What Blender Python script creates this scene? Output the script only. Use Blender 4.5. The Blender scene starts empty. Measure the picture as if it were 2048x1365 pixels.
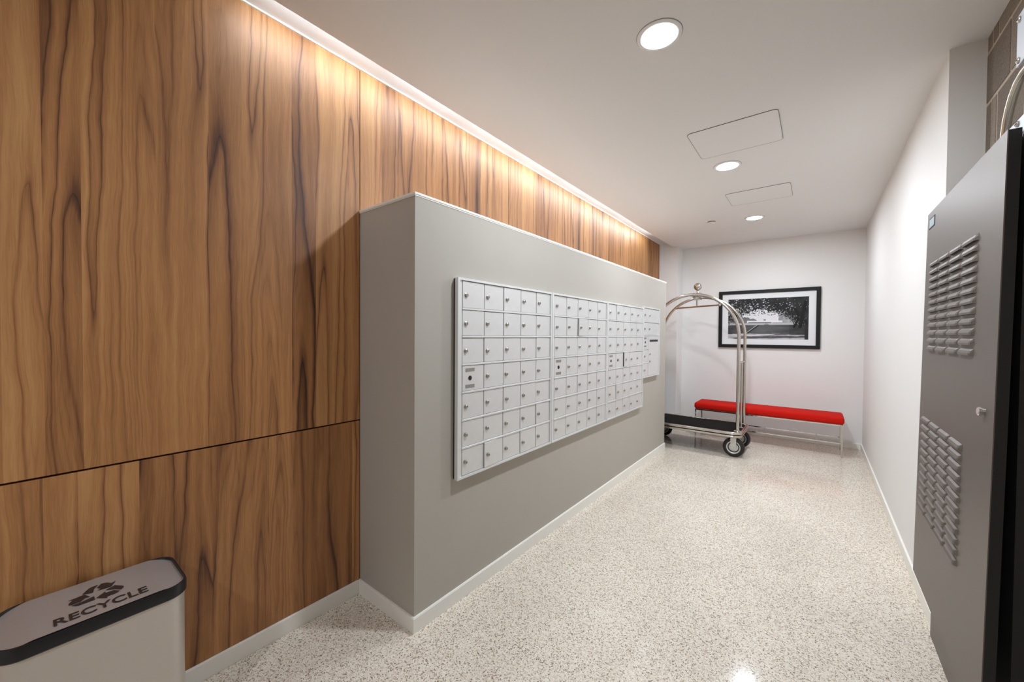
import bpy, bmesh, math, random
from mathutils import Vector, Matrix
random.seed(7)
scene = bpy.context.scene
COL = scene.collection

# ------------------------------------------------------------------ camera
H = 1.4
F_PX, YAW, PITCH, ROLL = 780.433, 0.6622366, 0.0173359, 0.0069120
cam_data = bpy.data.cameras.new('camera')
cam = bpy.data.objects.new('camera', cam_data)
COL.objects.link(cam)
cam_data.sensor_width = 36.0
cam_data.lens = F_PX / 2048.0 * 36.0
cam_data.clip_start = 0.02
_f = Vector((-math.sin(YAW) * math.cos(PITCH), math.cos(YAW) * math.cos(PITCH), -math.sin(PITCH)))
_r0 = Vector((math.cos(YAW), math.sin(YAW), 0))
_u0 = _r0.cross(_f)
_r = _r0 * math.cos(ROLL) + _u0 * math.sin(ROLL)
_u = -_r0 * math.sin(ROLL) + _u0 * math.cos(ROLL)
_m = Matrix((_r, _u, -_f)).transposed().to_4x4()
_m.translation = Vector((0, 0, H))
cam.matrix_world = _m
scene.camera = cam

# ------------------------------------------------------------------ world, exposure, lamp strengths
world = bpy.data.worlds.new('world')
scene.world = world
world.use_nodes = True
world.node_tree.nodes['Background'].inputs[0].default_value = (1, 0.97, 0.94, 1)
world.node_tree.nodes['Background'].inputs[1].default_value = 0.02
vs = scene.view_settings
vs.view_transform = 'Standard'
vs.look = 'None'
vs.gamma = 1.0
vs.exposure = 0.25
vs.use_curve_mapping = False
DOWNLIGHT_STRENGTH = 450.0
LED_STRENGTH = 21.0
LAMP_COLOR = (0.90, 0.975, 1.07)
LED_COLOR = (0.82, 0.97, 1.14)

# ------------------------------------------------------------------ main dimensions (metres)
XB, YB0, YB1 = -1.465, 1.147, 4.955      # mailbox partition: face, near end, far end
XW = -1.927                              # timber wall
XR = 0.4656                              # right wall
YBK = 6.449                              # back wall
YE = 2.684                               # near end of the right wall
ZC = 2.733                               # ceiling
ZP = 2.053                               # partition height
BH, BT = 0.072, 0.012                    # baseboards
XC = -1.7356                             # edge of the ceiling at the light cove
XL = -1.66                               # short white wall beyond the timber
YRET = 6.156                             # its near end
ZLID = 2.80                              # top of the cove
XBR = 0.58                               # block wall
YF = -2.4                                # wall behind the camera

# ------------------------------------------------------------------ node helpers
def mat(name):
    m = bpy.data.materials.new(name)
    m.use_nodes = True
    nt = m.node_tree
    b = nt.nodes['Principled BSDF']
    return m, nt, b

def nd(nt, kind, ins=None, **props):
    n = nt.nodes.new(kind)
    for k, v in props.items():
        setattr(n, k, v)
    for k, v in (ins or {}).items():
        if isinstance(v, bpy.types.NodeSocket):
            nt.links.new(v, n.inputs[k])
        else:
            n.inputs[k].default_value = v
    return n

def mth(nt, op, a, b=None, c=None):
    ins = {0: a}
    if b is not None: ins[1] = b
    if c is not None: ins[2] = c
    return nd(nt, 'ShaderNodeMath', ins, operation=op).outputs[0]

def ramp(nt, fac, stops, interp='LINEAR'):
    n = nd(nt, 'ShaderNodeValToRGB', {'Fac': fac})
    cr = n.color_ramp
    cr.interpolation = interp
    while len(cr.elements) < len(stops):
        cr.elements.new(0.5)
    for e, (p, c) in zip(cr.elements, stops):
        e.position = p
        e.color = c if len(c) == 4 else (*c, 1)
    return n.outputs[0]

def mix(nt, fac, a, b, blend='MIX'):
    n = nd(nt, 'ShaderNodeMix', data_type='RGBA', blend_type=blend)
    for i, v in ((0, fac), (6, a), (7, b)):
        if isinstance(v, bpy.types.NodeSocket):
            nt.links.new(v, n.inputs[i])
        else:
            n.inputs[i].default_value = v if not isinstance(v, tuple) or len(v) == 4 else (*v, 1)
    return n.outputs[2]

def s2l(r, g, b):
    f = lambda c: (c / 255) / 12.92 if c <= 10 else ((c / 255 + 0.055) / 1.055) ** 2.4
    return (f(r), f(g), f(b), 1)

def bump(nt, b, height, strength, dist):
    n = nd(nt, 'ShaderNodeBump', {'Height': height, 'Strength': strength, 'Distance': dist})
    nt.links.new(n.outputs[0], b.inputs['Normal'])

def plain(name, col, rough=0.5, metal=0.0, spec=0.5, noise=0.0, nscale=60, bumpd=0.0, coat=0.0):
    m, nt, b = mat(name)
    b.inputs['Roughness'].default_value = rough
    b.inputs['Metallic'].default_value = metal
    b.inputs['Specular IOR Level'].default_value = spec
    b.inputs['Coat Weight'].default_value = coat
    pos = nd(nt, 'ShaderNodeTexCoord').outputs['Object']
    nz = nd(nt, 'ShaderNodeTexNoise', {'Vector': pos, 'Scale': nscale, 'Detail': 4.0}).outputs[0]
    v = mth(nt, 'MULTIPLY_ADD', nz, 2 * noise, 1 - noise)
    c = nd(nt, 'ShaderNodeVectorMath', {0: (col[0], col[1], col[2])}, operation='SCALE')
    nt.links.new(v, c.inputs['Scale'])
    nt.links.new(c.outputs[0], b.inputs['Base Color'])
    if bumpd:
        bump(nt, b, nz, 0.6, bumpd)
    return m

def emit(name, col, strength):
    m, nt, b = mat(name)
    b.inputs['Base Color'].default_value = (0.8, 0.8, 0.8, 1)
    b.inputs['Emission Color'].default_value = (*col, 1)
    b.inputs['Emission Strength'].default_value = strength
    return m

# timber laminate: planks of uneven tone, wavy dark veins, fine grain
def wood_material():
    m, nt, b = mat('walnut_laminate')
    pos = nd(nt, 'ShaderNodeNewGeometry').outputs['Position']
    sp = nd(nt, 'ShaderNodeSeparateXYZ', {0: pos})
    Y, Z = sp.outputs[1], sp.outputs[2]
    rnd = nd(nt, 'ShaderNodeObjectInfo').outputs['Random']
    seed = mth(nt, 'MULTIPLY', rnd, 37.0)
    Ys = mth(nt, 'ADD', Y, seed)
    # uneven plank widths
    wv = nd(nt, 'ShaderNodeTexNoise', {'W': mth(nt, 'MULTIPLY', Ys, 3.1), 'Scale': 1.0, 'Detail': 0.0}, noise_dimensions='1D').outputs[0]
    pc = mth(nt, 'ADD', mth(nt, 'MULTIPLY', Ys, 7.0), mth(nt, 'MULTIPLY', wv, 2.2))
    pid = mth(nt, 'FLOOR', pc)
    r1 = nd(nt, 'ShaderNodeTexWhiteNoise', {'W': pid}, noise_dimensions='1D')
    tone = r1.outputs[0]
    off = mth(nt, 'MULTIPLY', tone, 53.0)
    # large warps
    v0 = nd(nt, 'ShaderNodeCombineXYZ', {0: mth(nt, 'MULTIPLY', Ys, 5.0), 1: mth(nt, 'MULTIPLY', Z, 2.2), 2: off}).outputs[0]
    w0 = nd(nt, 'ShaderNodeTexNoise', {'Vector': v0, 'Scale': 1.0, 'Detail': 3.0, 'Roughness': 0.55}).outputs[0]
    yw = mth(nt, 'MULTIPLY_ADD', w0, 0.050, Ys)
    v1 = nd(nt, 'ShaderNodeCombineXYZ', {0: mth(nt, 'MULTIPLY', yw, 7.5), 1: mth(nt, 'MULTIPLY', Z, 0.33), 2: off}).outputs[0]
    n1 = nd(nt, 'ShaderNodeTexNoise', {'Vector': v1, 'Scale': 1.0, 'Detail': 1.0, 'Roughness': 0.4, 'Distortion': 0.25}).outputs[0]
    rings = mth(nt, 'FRACT', mth(nt, 'MULTIPLY', n1, 6.2))
    veins = ramp(nt, rings, [(0.0, (0.0,) * 3), (0.012, (0.14,) * 3), (0.06, (0.46,) * 3), (0.28, (0.72,) * 3), (0.66, (0.66,) * 3), (0.90, (0.44,) * 3), (1.0, (0.20,) * 3)])
    # softer fainter second figure
    rings2 = mth(nt, 'FRACT', mth(nt, 'MULTIPLY', n1, 23.0))
    fig = ramp(nt, rings2, [(0.0, (0.35,) * 3), (0.2, (0.55,) * 3), (0.6, (0.62,) * 3), (1.0, (0.45,) * 3)])
    # how strongly veins show changes over the sheet
    vm = nd(nt, 'ShaderNodeCombineXYZ', {0: mth(nt, 'MULTIPLY', Ys, 4.3), 1: mth(nt, 'MULTIPLY', Z, 0.7), 2: 4.0}).outputs[0]
    msk = nd(nt, 'ShaderNodeTexNoise', {'Vector': vm, 'Scale': 1.0, 'Detail': 2.0}).outputs[0]
    msk = nd(nt, 'ShaderNodeMapRange', {0: msk, 1: 0.38, 2: 0.60, 3: 0.30, 4: 1.0}).outputs[0]
    base = mix(nt, msk, fig, veins)
    # streaks and pores
    v2 = nd(nt, 'ShaderNodeCombineXYZ', {0: mth(nt, 'MULTIPLY', yw, 46.0), 1: mth(nt, 'MULTIPLY', Z, 0.8), 2: off}).outputs[0]
    st = nd(nt, 'ShaderNodeTexNoise', {'Vector': v2, 'Scale': 1.0, 'Detail': 3.0, 'Roughness': 0.6}).outputs[0]
    v3 = nd(nt, 'ShaderNodeCombineXYZ', {0: mth(nt, 'MULTIPLY', yw, 420.0), 1: mth(nt, 'MULTIPLY', Z, 12.0), 2: off}).outputs[0]
    gr = nd(nt, 'ShaderNodeTexNoise', {'Vector': v3, 'Scale': 1.0, 'Detail': 2.0}).outputs[0]
    bw = nd(nt, 'ShaderNodeRGBToBW', {0: base}).outputs[0]
    val = mth(nt, 'ADD', bw, mth(nt, 'MULTIPLY_ADD', st, 0.50, -0.25))
    val = mth(nt, 'ADD', val, mth(nt, 'MULTIPLY_ADD', gr, 0.34, -0.17))
    val = mth(nt, 'ADD', val, mth(nt, 'MULTIPLY_ADD', tone, 0.34, -0.15))
    colr = ramp(nt, val, [(0.0, s2l(60, 36, 22)), (0.22, s2l(104, 65, 37)), (0.48, s2l(151, 101, 59)), (0.72, s2l(181, 127, 77)), (1.0, s2l(206, 155, 100))])
    nt.links.new(colr, b.inputs['Base Color'])
    b.inputs['Roughness'].default_value = 0.52
    b.inputs['Specular IOR Level'].default_value = 0.55
    bump(nt, b, gr, 0.12, 0.001)
    return m

def terrazzo_material():
    m, nt, b = mat('terrazzo')
    pos = nd(nt, 'ShaderNodeNewGeometry').outputs['Position']
    nz = nd(nt, 'ShaderNodeTexNoise', {'Vector': pos, 'Scale': 70.0, 'Detail': 2.0})
    warp = nd(nt, 'ShaderNodeVectorMath', {0: nz.outputs[1], 1: (0.006, 0.006, 0.0)}, operation='MULTIPLY').outputs[0]
    p2 = nd(nt, 'ShaderNodeVectorMath', {0: pos, 1: warp}, operation='ADD').outputs[0]
    def chips(scale, shift):
        pp = nd(nt, 'ShaderNodeVectorMath', {0: p2, 1: (shift, shift * 0.7, 0)}, operation='ADD').outputs[0]
        v = nd(nt, 'ShaderNodeTexVoronoi', {'Vector': pp, 'Scale': scale, 'Randomness': 1.0}, voronoi_dimensions='2D')
        s = nd(nt, 'ShaderNodeSeparateColor', {0: v.outputs['Color']})
        return v.outputs['Distance'], s.outputs[0], s.outputs[1]
    d1, a1, b1 = chips(170.0, 0.0)
    d2, a2, b2 = chips(290.0, 3.3)
    cream = ramp(nt, a1, [(0.0, s2l(230, 220, 204)), (0.45, s2l(238, 230, 217)), (0.7, s2l(218, 204, 184)), (0.86, s2l(226, 215, 202))], 'CONSTANT')
    dark = ramp(nt, b1, [(0.0, s2l(150, 132, 114)), (0.35, s2l(124, 108, 92)), (0.6, s2l(176, 156, 134)), (0.9, s2l(100, 90, 80))], 'CONSTANT')
    isd = mth(nt, 'MULTIPLY', mth(nt, 'GREATER_THAN', a1, 0.86), mth(nt, 'LESS_THAN', d1, 0.50))
    c = mix(nt, isd, cream, dark)
    isd2 = mth(nt, 'MULTIPLY', mth(nt, 'GREATER_THAN', a2, 0.84), mth(nt, 'LESS_THAN', d2, 0.52))
    dk2 = ramp(nt, b2, [(0.0, s2l(168, 150, 130)), (0.5, s2l(140, 122, 104)), (0.8, s2l(190, 172, 150))], 'CONSTANT')
    c = mix(nt, isd2, c, dk2)
    # wide cloudy wear
    cl = nd(nt, 'ShaderNodeTexNoise', {'Vector': pos, 'Scale': 1.7, 'Detail': 3.0}).outputs[0]
    cm = nd(nt, 'ShaderNodeMapRange', {0: cl, 1: 0.3, 2: 0.7, 3: 0.93, 4: 1.05}).outputs[0]
    cv = nd(nt, 'ShaderNodeVectorMath', {0: c}, operation='SCALE')
    nt.links.new(cm, cv.inputs['Scale'])
    nt.links.new(cv.outputs[0], b.inputs['Base Color'])
    rn = nd(nt, 'ShaderNodeMapRange', {0: cl, 1: 0.3, 2: 0.7, 3: 0.10, 4: 0.15}).outputs[0]
    nt.links.new(rn, b.inputs['Roughness'])
    b.inputs['Specular IOR Level'].default_value = 0.32
    return m

def block_material():
    m, nt, b = mat('concrete_block')
    pos = nd(nt, 'ShaderNodeNewGeometry').outputs['Position']
    rnd = nd(nt, 'ShaderNodeObjectInfo').outputs['Random']
    n1 = nd(nt, 'ShaderNodeTexNoise', {'Vector': pos, 'Scale': 160.0, 'Detail': 4.0}).outputs[0]
    v = mth(nt, 'ADD', mth(nt, 'MULTIPLY', n1, 0.7), mth(nt, 'MULTIPLY', rnd, 0.25))
    c = ramp(nt, v, [(0.2, s2l(96, 86, 76)), (0.55, s2l(134, 122, 108)), (0.85, s2l(156, 143, 127))])
    nt.links.new(c, b.inputs['Base Color'])
    b.inputs['Roughness'].default_value = 0.9
    bump(nt, b, n1, 0.7, 0.003)
    return m

M = {}
M['wood'] = wood_material()
M['terrazzo'] = terrazzo_material()
M['block'] = block_material()
M['mortar'] = plain('mortar', s2l(184, 170, 154), 0.95, noise=0.1, nscale=200, bumpd=0.002)
M['white'] = plain('white_wall_paint', s2l(236, 234, 231), 0.55, spec=0.3, noise=0.015, nscale=300, bumpd=0.0002)
M['ceil'] = plain('ceiling_paint', s2l(236, 233, 230), 0.7, spec=0.2, noise=0.01, nscale=200)
M['grey'] = plain('greige_wall_paint', s2l(182, 176, 166), 0.6, spec=0.3, noise=0.03, nscale=5, bumpd=0.0002)
M['trim'] = plain('white_trim_paint', s2l(245, 242, 234), 0.35, spec=0.4, noise=0.01)
M['substrate'] = plain('dark_backing_board', s2l(58, 40, 30), 0.8)
M['divider'] = plain('terrazzo_divider_strip', s2l(196, 183, 166), 0.3)
M['alu'] = plain('satin_aluminium', s2l(222, 221, 219), 0.42, metal=0.35, noise=0.05, nscale=18)
M['alu_frame'] = plain('bright_aluminium_trim', s2l(228, 228, 226), 0.42, metal=0.3, noise=0.02)
M['lock'] = plain('nickel_lock', s2l(176, 172, 164), 0.28, metal=0.9)
M['black'] = plain('black_gap', (0.012, 0.012, 0.012), 0.7)
M['plate'] = plain('grey_label_plate', s2l(150, 146, 136), 0.4, metal=0.3)
M['chrome'] = plain('polished_nickel', s2l(206, 200, 193), 0.17, metal=1.0)
M['chrome2'] = plain('bright_chrome', s2l(216, 214, 210), 0.08, metal=1.0)
M['carpet'] = plain('black_deck_carpet', s2l(32, 29, 27), 0.95, spec=0.1, noise=0.35, nscale=350, bumpd=0.003)
M['rubber'] = plain('black_rubber', s2l(30, 28, 27), 0.6, noise=0.1)
M['zinc'] = plain('zinc_fork', s2l(206, 206, 202), 0.35, metal=0.4)
M['red'] = plain('red_upholstery', s2l(204, 24, 10), 0.85, spec=0.2, noise=0.10, nscale=500, bumpd=0.0006)
M['frame_black'] = plain('black_picture_frame', s2l(22, 20, 20), 0.5, spec=0.3)
M['mat_board'] = plain('white_mat_board', s2l(232, 233, 234), 0.8)
M['steel'] = plain('brushed_steel', s2l(208, 201, 192), 0.40, metal=0.6, noise=0.03, nscale=200)
M['steel_lid'] = plain('brushed_steel_lid', s2l(186, 180, 177), 0.40, metal=0.5, noise=0.03, nscale=200)
M['blackplastic'] = plain('black_plastic', s2l(26, 26, 28), 0.4)
M['ink'] = plain('dark_print', s2l(48, 36, 32), 0.5)
M['rack'] = plain('gunmetal_powder_coat', s2l(118, 111, 105), 0.46, metal=0.5, noise=0.04, nscale=400)
M['rack_black'] = plain('black_powder_coat', s2l(34, 34, 34), 0.55, noise=0.2, nscale=300)
M['enclosure'] = plain('light_grey_enclosure', s2l(196, 200, 204), 0.4, metal=0.1)
M['conduit'] = plain('galvanised_conduit', s2l(190, 184, 170), 0.25, metal=0.9)
M['seam_shade'] = plain('shadow_gap', s2l(126, 120, 112), 0.8)  # grey of the joints; also the painted shade on the sprinkler cap's side
M['lamp_trim'] = plain('lamp_trim_white', s2l(244, 243, 241), 0.4)
M['badge'] = plain('pale_blue_badge', s2l(176, 196, 202), 0.3)
M['lamp'] = emit('lit_diffuser', LAMP_COLOR, DOWNLIGHT_STRENGTH)
M['led'] = emit('lit_led_strip', LED_COLOR, LED_STRENGTH)

# ------------------------------------------------------------------ mesh helpers
def box(bm, x0, x1, y0, y1, z0, z1, mi=0, bev=0.0, seg=1):
    r = bmesh.ops.create_cube(bm, size=1.0)
    vs_ = r['verts']
    for v in vs_:
        v.co = Vector((x0 + (v.co.x + .5) * (x1 - x0), y0 + (v.co.y + .5) * (y1 - y0), z0 + (v.co.z + .5) * (z1 - z0)))
    fs = set(f for v in vs_ for f in v.link_faces)
    for f in fs: f.material_index = mi
    if bev:
        es = list(set(e for v in vs_ for e in v.link_edges))
        rr = bmesh.ops.bevel(bm, geom=es, offset=bev, segments=seg, affect='EDGES', profile=0.5)
        for f in rr['faces']: f.material_index = mi

def ring_frame(p, d, up=None):
    d = d.normalized()
    a = Vector((0, 0, 1)) if abs(d.z) < 0.9 else Vector((1, 0, 0))
    if up is not None: a = up
    u = d.cross(a).normalized()
    return u, d.cross(u).normalized()

def tube(bm, pts, r, seg=10, closed=False, mi=0, caps=True):
    pts = [Vector(p) for p in pts]
    n = len(pts)
    rings = []
    u = None
    for i, p in enumerate(pts):
        if closed: d = pts[(i + 1) % n] - pts[i - 1]
        else: d = pts[min(i + 1, n - 1)] - pts[max(i - 1, 0)]
        d.normalize()
        if u is None: u, _ = ring_frame(p, d)
        u = (u - d * u.dot(d)).normalized()
        w = d.cross(u)
        rr = r[i] if isinstance(r, (list, tuple)) else r
        rings.append([bm.verts.new(p + (u * math.cos(2 * math.pi * k / seg) + w * math.sin(2 * math.pi * k / seg)) * rr) for k in range(seg)])
    m = n if closed else n - 1
    for i in range(m):
        a, c = rings[i], rings[(i + 1) % n]
        for k in range(seg):
            f = bm.faces.new((a[k], a[(k + 1) % seg], c[(k + 1) % seg], c[k])); f.material_index = mi
    if caps and not closed:
        f = bm.faces.new(rings[0][::-1]); f.material_index = mi
        f = bm.faces.new(rings[-1]); f.material_index = mi

def lathe(bm, prof, origin, axis, seg=24, mi=0):
    """prof: list of (radius, height along axis)"""
    o = Vector(origin); ax = Vector(axis).normalized()
    u, w = ring_frame(o, ax)
    rings = []
    for r, h in prof:
        if r < 1e-6: rings.append([bm.verts.new(o + ax * h)])
        else: rings.append([bm.verts.new(o + ax * h + (u * math.cos(2 * math.pi * k / seg) + w * math.sin(2 * math.pi * k / seg)) * r) for k in range(seg)])
    for a, c in zip(rings[:-1], rings[1:]):
        for k in range(seg):
            k2 = (k + 1) % seg
            if len(a) == 1 and len(c) == 1: continue
            if len(a) == 1: f = bm.faces.new((a[0], c[k2], c[k]))
            elif len(c) == 1: f = bm.faces.new((a[k], a[k2], c[0]))
            else: f = bm.faces.new((a[k], a[k2], c[k2], c[k]))
            f.material_index = mi

def rrect(x0, x1, y0, y1, r, seg=6):
    pts = []
    for cx, cy, a0 in ((x1 - r, y1 - r, 0), (x0 + r, y1 - r, 90), (x0 + r, y0 + r, 180), (x1 - r, y0 + r, 270)):
        for k in range(seg + 1):
            a = math.radians(a0 + 90 * k / seg)
            pts.append((cx + r * math.cos(a), cy + r * math.sin(a)))
    return pts

def prism(bm, loop, z0, z1, mi=0, bottom=True):
    a = [bm.verts.new((x, y, z0)) for x, y in loop]
    c = [bm.verts.new((x, y, z1)) for x, y in loop]
    n = len(loop)
    for k in range(n):
        f = bm.faces.new((a[k], a[(k + 1) % n], c[(k + 1) % n], c[k])); f.material_index = mi
    f = bm.faces.new(c); f.material_index = mi
    if bottom:
        f = bm.faces.new(a[::-1]); f.material_index = mi

def poly(bm, pts, mi=0):
    f = bm.faces.new([bm.verts.new(p) for p in pts]); f.material_index = mi
    return f

def to_mesh(name, bm, mats, smooth=False):
    bmesh.ops.recalc_face_normals(bm, faces=bm.faces)
    me = bpy.data.meshes.new(name)
    bm.to_mesh(me); bm.free()
    for m in (mats if isinstance(mats, (list, tuple)) else [mats]):
        me.materials.append(M[m] if isinstance(m, str) else m)
    if smooth:
        me.shade_smooth()
        me.set_sharp_from_angle(angle=math.radians(38))
    return me

def root_loc(p):
    l = Vector((0, 0, 0))
    while p is not None:
        l = l + p.location; p = p.parent
    return l

def link(name, me, parent=None, loc=(0, 0, 0)):
    o = bpy.data.objects.new(name, me)
    COL.objects.link(o)
    o.parent = parent
    o.location = loc
    return o

def obj(name, bm, mats, parent=None, smooth=False, origin=None):
    """bm is in world coordinates; parents carry translation only"""
    if parent is not None: base = root_loc(parent)
    else: base = Vector((0, 0, 0))
    o0 = Vector(origin) if origin is not None else base
    for v in bm.verts: v.co -= o0
    return link(name, to_mesh(name, bm, mats, smooth), parent, o0 - base)

def thing(name, label, cat, loc, group=None):
    o = bpy.data.objects.new(name, None)
    COL.objects.link(o)
    o.location = loc
    o.empty_display_size = 0.05
    tag(o, label, cat, group)
    return o

def tag(o, label=None, cat=None, group=None):
    if label: o['label'] = label
    if cat: o['category'] = cat
    if group: o['group'] = group
    return o

def struct(name, bm, mats, label=None, smooth=False, parent=None):
    o = obj(name, bm, mats, parent, smooth)
    if parent is None:
        o['kind'] = 'structure'
        if label: o['label'] = label
    return o

def B(*a, **k):
    bm = bmesh.new(); box(bm, *a, **k); return bm

# ------------------------------------------------------------------ the room
fl = struct('floor', B(XW - 0.05, XBR + 0.1, YF - 0.05, YBK + 0.1, -0.1, 0.0), 'terrazzo', 'cream terrazzo floor with brown and grey chips')
for a in ((-0.764, -0.760, 3.0235, 5.95), (-0.7635, -0.7605, 2.55, 3.02)):
    obj('divider_strip', B(a[0], a[1], a[2], a[3], -0.004, 0.0003), 'divider', fl)
obj('divider_strip', B(XB + BT, XR - BT, 3.02, 3.0235, -0.004, 0.0003), 'divider', fl)

bm = bmesh.new()
box(bm, XC, XBR + 0.1, YF - 0.05, YBK + 0.1, ZC, ZLID + 0.05)
box(bm, XW - 0.1, XC, YF - 0.05, YRET, ZLID, ZLID + 0.05)
box(bm, XW - 0.1, XC, YRET, YBK + 0.1, ZC, ZLID + 0.05)
struct('ceiling', bm, 'ceil', 'white painted ceiling with a light cove along the timber wall')

wl = struct('wall_left', B(XW - 0.12, XW - 0.018, YF, YRET, 0.0, ZLID), 'substrate', 'tall walnut timber panelled wall')
g = 0.004
SEAMS = [YF, -1.40, -0.13, YB0, 2.413, 3.680, 4.947, YRET]
for a, c in zip(SEAMS[:-1], SEAMS[1:]):
    obj('wood_panel', B(XW - 0.018, XW, a + g * .5, c - g * .5, 0.938, ZLID - 0.006, bev=0.0008), 'wood', wl, origin=(XW, (a + c) / 2, 1.9))
    if a < YB0 - 0.1:
        obj('wood_panel', B(XW - 0.018, XW, a + g * .5, c - g * .5, BH, 0.931, bev=0.0008), 'wood', wl, origin=(XW, (a + c) / 2, 0.5))
struct('trim_1', B(XW - 0.02, XW + 0.008, YF, YRET, ZLID - 0.007, ZLID - 0.0005), 'trim', 'thin white edge strip on top of the timber panels')

struct('wall_left_return', B(XW - 0.12, XL, YRET, YBK + 0.1, 0.0, ZC), 'white', 'short white wall between timber panels and back wall')
struct('wall_back', B(XL, XBR + 0.1, YBK, YBK + 0.1, 0.0, ZC), 'white', 'white end wall behind the red bench')

# right wall: furred drywall with a slightly ragged near edge against the block wall
bm = bmesh.new()
zs = [ZC * i / 70 for i in range(71)]
rag = [0.0 if z < 1.9 else random.uniform(-0.004, 0.004) for z in zs]
f0 = []; f1 = []; bk = []
for z, r in zip(zs, rag):
    f0.append(bm.verts.new((XR, YE, z)))
    f1.append(bm.verts.new((XBR - 0.006 + r, YE, z)))
    bk.append(bm.verts.new((XBR - 0.006 + r, YE + 0.012, z)))
for i in range(70):
    bm.faces.new((f0[i], f1[i], f1[i + 1], f0[i + 1]))
    bm.faces.new((f1[i], bk[i], bk[i + 1], f1[i + 1]))
box(bm, XR, XBR + 0.1, YE + 0.0005, YBK, 0.0, ZC)
struct('wall_right', bm, 'white', 'long white wall on the right of the corridor')
struct('wall_front', B(XW - 0.1, XBR + 0.1, YF - 0.1, YF, 0.0, ZLID), 'white', 'white wall behind the viewer')

# block wall in the niche
wb = struct('wall_block', B(XBR + 0.002, XBR + 0.1, YF, YE + 0.0, 0.0, ZC), 'mortar', 'exposed concrete block wall above the server cabinet')
COURSE = 0.2245
zt = ZC + 0.14
k = 0
blk = {}
while zt > 0.0:
    z1 = min(zt, ZC - 0.003); z0 = max(zt - COURSE + 0.014, 0.002)
    joints = [2.405, 1.965, 1.525, 1.085, 0.645, 0.205, -0.235, -0.675, -1.115] if k % 2 == 1 else [2.612, 2.545, 2.185, 1.745, 1.305, 0.865, 0.425, -0.015, -0.455, -0.895]
    ys = [YE - 0.001] + joints + [-1.4]
    for a, c in zip(ys[:-1], ys[1:]):
        if a - c < 0.03 or z1 - z0 < 0.02: continue
        y0, y1 = c + 0.006, a - 0.006
        key = (round(y1 - y0, 3), round(z1 - z0, 3))
        if key not in blk:
            b2 = bmesh.new(); box(b2, -0.012, 0.02, -(y1 - y0) / 2, (y1 - y0) / 2, -(z1 - z0) / 2, (z1 - z0) / 2, bev=0.003)
            blk[key] = to_mesh('block', b2, 'block')
        link('block', blk[key], wb, (XBR + 0.012 + random.uniform(-0.001, 0.001), (y0 + y1) / 2, (z0 + z1) / 2))
    zt -= COURSE; k += 1

# mailbox partition
struct('wall_partition', B(XW + 0.001, XB, YB0, YB1, 0.0, ZP - 0.016), 'grey', 'free-standing greige partition carrying the mailboxes')
bm = bmesh.new()
box(bm, XW + 0.001, XB + 0.005, YB0 - 0.005, YB1 + 0.005, ZP - 0.012, ZP, bev=0.0015)
box(bm, XW + 0.001, XB + 0.002, YB0 - 0.002, YB1 + 0.002, ZP - 0.017, ZP - 0.012)
struct('trim_2', bm, 'trim', 'white cap along the top of the greige partition')

def baseboard(name, x0, x1, y0, y1, label):
    struct(name, B(x0, x1, y0, y1, 0.0, BH, bev=0.0025, seg=2), 'trim', label, smooth=False)
baseboard('baseboard_left', XW - 0.002, XW + BT, YF, YB0 - BT, 'white baseboard below the timber panels')
bm = bmesh.new()
bbp = [(XW + 0.001, YB0 - BT), (XB + BT, YB0 - BT), (XB + BT, YB1), (XB - 0.001, YB1), (XB - 0.001, YB0 + 0.001), (XW + 0.001, YB0 + 0.001)]
prism(bm, bbp, 0.0, BH)
es = [e for e in bm.edges if all(abs(v.co.z - BH) < 1e-6 for v in e.verts) and (all(v.co.y < YB0 - BT + 1e-4 for v in e.verts) or all(v.co.x > XB + BT - 1e-4 for v in e.verts))]
bmesh.ops.bevel(bm, geom=es, offset=0.003, segments=2, affect='EDGES')
struct('baseboard_partition', bm, 'trim', 'white baseboard wrapping the mailbox partition')
baseboard('baseboard_right', XR - BT, XR + 0.001, YE - 0.004, YBK, 'white baseboard along the right wall')
baseboard('baseboard_back', XL, XR - BT, YBK - BT, YBK + 0.001, 'white baseboard behind the red bench')

# ------------------------------------------------------------------ lamps
def disc_ring(bm, c, prof, seg=40, mi=0):
    lathe(bm, prof, c, (0, 0, -1), seg, mi)

LY = [1.782, 3.463, 5.160]
LLAB = ['large round recessed downlight nearest the viewer', 'round recessed downlight between the two ceiling hatches', 'round recessed downlight nearest the back wall']
def downlight(x, y, label):
    t = thing('recessed_downlight', label, 'ceiling light', (x, y, ZC - 0.008), 'recessed downlights down the corridor')
    bm = bmesh.new()
    lathe(bm, [(0.095, 0.0), (0.095, 0.003), (0.090, 0.006), (0.072, 0.006), (0.068, 0.003), (0.068, 0.0)], (x, y, ZC), (0, 0, -1), 48)
    obj('trim_ring', bm, 'lamp_trim', t, smooth=True)
    bm = bmesh.new()
    lathe(bm, [(0.0, 0.004), (0.067, 0.004), (0.067, 0.0005)], (x, y, ZC), (0, 0, -1), 48)
    obj('diffuser', bm, 'lamp', t)
    bm = bmesh.new()
    lathe(bm, [(0.0948, 0.0002), (0.0968, 0.0006), (0.0970, 0.0002)], (x, y, ZC), (0, 0, -1), 48)
    obj('shadow_gap', bm, 'seam_shade', t)
for y, l in zip(LY, LLAB): downlight(-0.572, y, l)

downlight(-0.572, -1.35, 'round recessed downlight behind the viewer')

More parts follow.
